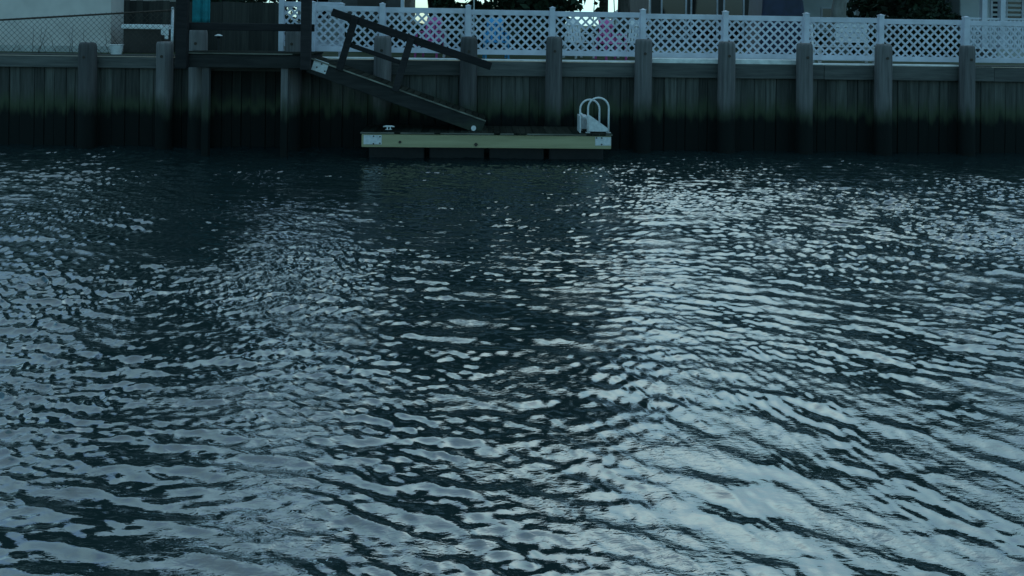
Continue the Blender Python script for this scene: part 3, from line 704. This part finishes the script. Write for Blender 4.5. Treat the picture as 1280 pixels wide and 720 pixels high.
# pale house with a porch, far right
px0, px1 = X(1200, 7.5, 5), X(1360, 7.5, 5)
hd = house('porch_house', 'pale sided house with white porch columns and railing behind the lattice fence', px0, px1, 7.5, 15, 5.0, 6.8, 'paleside', 'greyroof', 'x')
pw = (px1-px0)/2; clap(hd, -pw+0.02, pw-0.02, 0.1, 2.8, 'paleside')
window(hd, -pw+1.6, 1.7, 1.0, 1.2); window(hd, 0.9, 1.7, 1.0, 1.2)
s = MB(); s.box(-pw, pw, -2.0, -0.05, 0, 0.3); s.build('porch_floor', 'concrete', hd)
s = MB(); s.box(-pw-0.1, pw+0.1, -2.15, -0.36, 2.62, 2.78); s.build('porch_roof', 'roof', hd)
def pdx(px): return X(px, 5.6, 20)-(px0+px1)/2
cols = [1229, 1252, 1290, 1340]
for px in cols:
    s = MB(); s.box(-0.08, 0.08, -0.08, 0.08, 0.3, 2.62); s.box(-0.11, 0.11, -0.11, 0.11, 2.5, 2.6); s.box(-0.11, 0.11, -0.11, 0.11, 0.301, 0.42)
    s.build('porch_column', 'vinyl', hd, loc=(pdx(px), -1.9, 0))
s = MB(); s.box(pdx(1205), pdx(1340), -1.93, -1.87, 1.22, 1.28); s.build('railing', 'vinyl', hd)
x = pdx(1207)
bal = MB().box(-0.02, 0.02, -1.92, -1.88, 0.3, 1.22).mesh('baluster', 'vinyl')
while x < pdx(1338): put('baluster', bal, hd, (x, 0, 0)); x += 0.13

# ------------------------------------------------------------------ trees, hedges, poles
def tree(name, label, x, y, h, crown_r, crown_z, nleaf, leaf, mat='leaf', bark='bark', trunk_r=0.18, seed=1, cone=False, lean=0.0, clumps=26, squash=0.75, base=GZ):
    rng = np.random.RandomState(seed); r2 = random.Random(seed)
    t = thing(name, label, 'tree', (x, y, base)); s = MB()
    th = crown_z + crown_r*0.25
    pts = [(lean*(k/6)**1.2*th + r2.uniform(-0.05, 0.05)*(k > 0), r2.uniform(-0.05, 0.05)*(k > 0), th*k/6) for k in range(7)]
    s.tube(pts, [trunk_r*(1.25 if k == 0 else 1)*(1-0.11*k) for k in range(7)], 10)
    cc = []
    for k in range(clumps):
        while True:
            q = rng.uniform(-1, 1, 3)
            if (q**2).sum() < 1: break
        if cone:
            zz = rng.rand()**1.3; rr = crown_r*(1-zz)*math.sqrt(rng.rand())+0.1; a = rng.rand()*6.28
            q = np.array([rr*math.cos(a), rr*math.sin(a), zz*(h-crown_z*0.3)+crown_z*0.3])
        else:
            q = q*np.array([crown_r, crown_r, (h-crown_z)*squash]); q[2] += crown_z + (h-crown_z)*0.25; q[0] += lean*th
        cc.append(q)
    for k in range(0, clumps, 2):
        q = cc[k]; j = min(6, max(2, int(6*q[2]/th*0.8))); p0 = Vector(pts[j])
        mid = p0.lerp(Vector(q), 0.5)+Vector((r2.uniform(-.2, .2), r2.uniform(-.2, .2), 0.15))
        s.tube([p0, mid, Vector(q)], [trunk_r*0.4, trunk_r*0.22, trunk_r*0.07], 6, False)
    s.build('trunk', bark, t, True)
    cr = crown_r*0.42
    per = nleaf//clumps; V = []; Fs = []
    for q in cc:
        dsz = cr*rng.uniform(0.6, 1.2)
        for i in range(per):
            d_ = rng.randn(3); d_ /= np.linalg.norm(d_); p_ = q + d_*dsz*rng.rand()**0.45*np.array([1, 1, 0.7])
            n_ = rng.randn(3); n_ /= np.linalg.norm(n_); u_ = np.cross(n_, rng.randn(3)); u_ /= np.linalg.norm(u_); w_ = np.cross(n_, u_)
            L_ = leaf*rng.uniform(0.6, 1.3); o = len(V)
            V += [tuple(p_-u_*L_), tuple(p_+w_*L_*0.45), tuple(p_+u_*L_), tuple(p_-w_*L_*0.45)]; Fs.append((o, o+1, o+2, o+3))
    me = bpy.data.meshes.new('crown'); me.from_pydata(V, [], Fs); me.materials.append(M[mat]); put('crown', me, t)
    return t
tree('evergreen_tree', 'tall dark evergreen tree beside the beige house', X(180, 7.5), 7.5, 15.0, 3.3, 5.4, 24000, 0.21, 'evergreen', seed=2, clumps=84, trunk_r=0.28)
tree('leafy_tree', 'bushy dark tree behind the board fence with sky showing through', X(283, 7.5), 7.5, 5.2, 1.5, 2.2, 6000, 0.09, 'evergreen', seed=3, clumps=30)
tree('leafy_tree', 'broad dark tree behind the landing post and board fence', X(352, 9.5), 9.5, 4.6, 1.2, 1.9, 5000, 0.09, 'evergreen', seed=9, clumps=24)
tree('leaning_tree', 'tree leaning over the narrow dark house towards the open sky', X(545, 10.5), 10.5, 15.0, 3.6, 6.6, 22000, 0.21, 'evergreen', seed=4, lean=-0.12, clumps=64)
tree('leafy_tree', 'large dark leafy tree behind the blue chair', X(635, 8.0), 8.0, 14.5, 3.6, 4.8, 26000, 0.21, 'evergreen', seed=5, clumps=90, trunk_r=0.28)
tree('leafy_tree', 'dark shrubby tree with a rounded edge against the open sky', X(688, 8.5), 8.5, 2.6, 0.9, 1.0, 3500, 0.08, 'evergreen', seed=6, clumps=22, trunk_r=0.1)
tree('bare_trunk_tree', 'tree with a thick dark trunk between the utility pole and dark house', X(779, 8.0), 8.0, 7.0, 1.3, 4.8, 2200, 0.09, 'leaf', seed=7, trunk_r=0.26, clumps=20)
tree('pale_trunk_tree', 'tree with a thick pale trunk and a low leafy branch beside the tarp', X(1049, 4.6), 4.6, 8.0, 1.9, 3.8, 6000, 0.09, 'leaf', 'palebark', seed=8, trunk_r=0.27, clumps=30)
tree('evergreen_tree', 'dark evergreen tree between the pale trunk and the porch house', X(1120, 9.0), 9.0, 11.0, 2.7, 4.0, 15000, 0.17, 'evergreen', seed=10, clumps=60, trunk_r=0.25)
tree('evergreen_tree', 'dense dark shrub tree growing beside the porch house', X(1165, 6.5), 6.5, 3.9, 1.1, 1.2, 5000, 0.09, 'evergreen', seed=12, clumps=30, trunk_r=0.1)
def hedge(label, xa, xb, y, zt, n, seed):
    rng = np.random.RandomState(seed); t = thing('hedge', label, 'hedge', ((xa+xb)/2, y, GZ)); hw_ = (xb-xa)/2; H = zt-GZ
    P_ = np.stack([rng.uniform(-hw_, hw_, n), rng.uniform(-0.35, 0.35, n), H*rng.rand(n)**0.8], -1)
    P_[:, 2] *= 0.86+0.14*np.sin(P_[:, 0]*2.1+seed)*np.cos(P_[:, 0]*5.3)
    A_ = rng.randn(n, 3); A_ /= np.linalg.norm(A_, axis=1)[:, None]; B_ = np.cross(A_, rng.randn(n, 3)); B_ /= np.linalg.norm(B_, axis=1)[:, None]
    L_ = 0.09*rng.uniform(0.6, 1.3, n)[:, None]
    V = np.stack([P_-A_*L_, P_+B_*L_*0.5, P_+A_*L_, P_-B_*L_*0.5], 1).reshape(-1, 3)
    me = bpy.data.meshes.new('foliage'); me.from_pydata(V.tolist(), [], [(4*i, 4*i+1, 4*i+2, 4*i+3) for i in range(n)]); me.materials.append(M['evergreen']); put('foliage', me, t)
    s = MB()
    for k in range(int(hw_*2/0.6)+1):
        x_ = -hw_+0.3+k*0.6
        if x_ < hw_: s.tube([(x_, 0, 0), (x_+0.05, 0.03, H*0.5), (x_, 0, H*0.8)], [0.03, 0.022, 0.01], 5, False)
    stuff(s.build('stems', 'bark', t))
hedge('low dark clipped hedge behind the pink and blue chairs', X(430, 5.2), X(812, 5.2), 5.2, 2.93, 9000, 31)
hedge('low dark hedge behind the white slatted bench', X(1003, 5.9), X(1200, 5.9), 5.9, 2.95, 5000, 32)
hedge('tall dark shrub row filling the gap below the large leafy trees', X(541, 7.2), X(706, 7.2), 7.2, 3.95, 9000, 33)
hedge('dark shrub row in front of the tall narrow house', X(425, 5.9), X(515, 5.9), 5.9, 3.05, 3000, 34)
hn = house('distant_house', 'distant pale house seen past the thick pale tree trunk', X(985, 24, 5), X(1075, 24, 5), 24, 31, 5.2, 6.8, 'paleside', 'greyroof', 'x'); window(hn, 0.4, 1.4, 1.0, 1.1)
tree('leafy_tree', 'tall unseen tree added behind the dark house to darken the water', X(935, 23), 23, 15.0, 4.2, 6.0, 20000, 0.24, 'evergreen', seed=21, clumps=70, trunk_r=0.3)  # out of view, added so the right-hand water reflects dark
tree('leafy_tree', 'tall unseen tree added behind the pale porch house to darken the water', X(1255, 18), 18, 14.0, 3.6, 6.0, 16000, 0.22, 'evergreen', seed=22, clumps=60, trunk_r=0.3)  # second unseen tree added to darken the reflections
# utility pole with a cross arm, cables
ux, uy = X(755, 12.0, 8), 12.0
up = thing('utility_pole', 'dark wooden utility pole standing against the open sky', 'pole', (ux, uy, GZ))
s = MB(); s.tube([(0, 0, -0.3), (0, 0, 4), (0, 0, 9)], [0.17, 0.16, 0.12], 14); s.build('shaft', 'bark', up, True)
s = MB(); s.box(-0.9, 0.9, -0.2, -0.1, 8.3, 8.42); s.build('cross_arm', 'bark', up)
for k in (-0.8, 0.0, 0.8):
    s = MB(); s.tube([(k, -0.15, 8.42), (k, -0.15, 8.5), (k, -0.15, 8.56)], [0.03, 0.05, 0.02], 8); s.build('insulator', 'black', up)
for (xa, za, xb, zb_, yy, lb) in ((ux-0.1, 9.2, ux-0.42, 2.1, 12.3, 'thin dark guy wire slanting from the utility pole over the open sky'), (ux+0.1, 9.4, X(770, 12.5), 2.1, 12.5, 'thin dark guy wire between the utility pole and the dark trunk')):
    s = MB(); s.tube([(xa, 12.1, za), (xb, yy, zb_)], 0.02, 5); tag(s.build('guy_wire', 'black'), lb, 'wire', 'guy wires of the utility pole')
# slim white flag pole
x = X(592.5, 3.2, 5); fp = thing('flag_pole', 'slim white pole rising behind the lattice beside the blue chair', 'pole', (x, 3.2, GZ))
s = MB(); s.tube([(0, 0, 0), (0, 0, 2.6), (0, 0, 5.0)], [0.022, 0.02, 0.014], 8); s.build('shaft', 'white', fp, True)
s = MB(); s.tube([(0, 0, 4.98), (0, 0, 5.02), (0, 0, 5.08), (0, 0, 5.1)], [0.015, 0.04, 0.04, 0.01], 8); s.build('finial', 'white', fp, True)
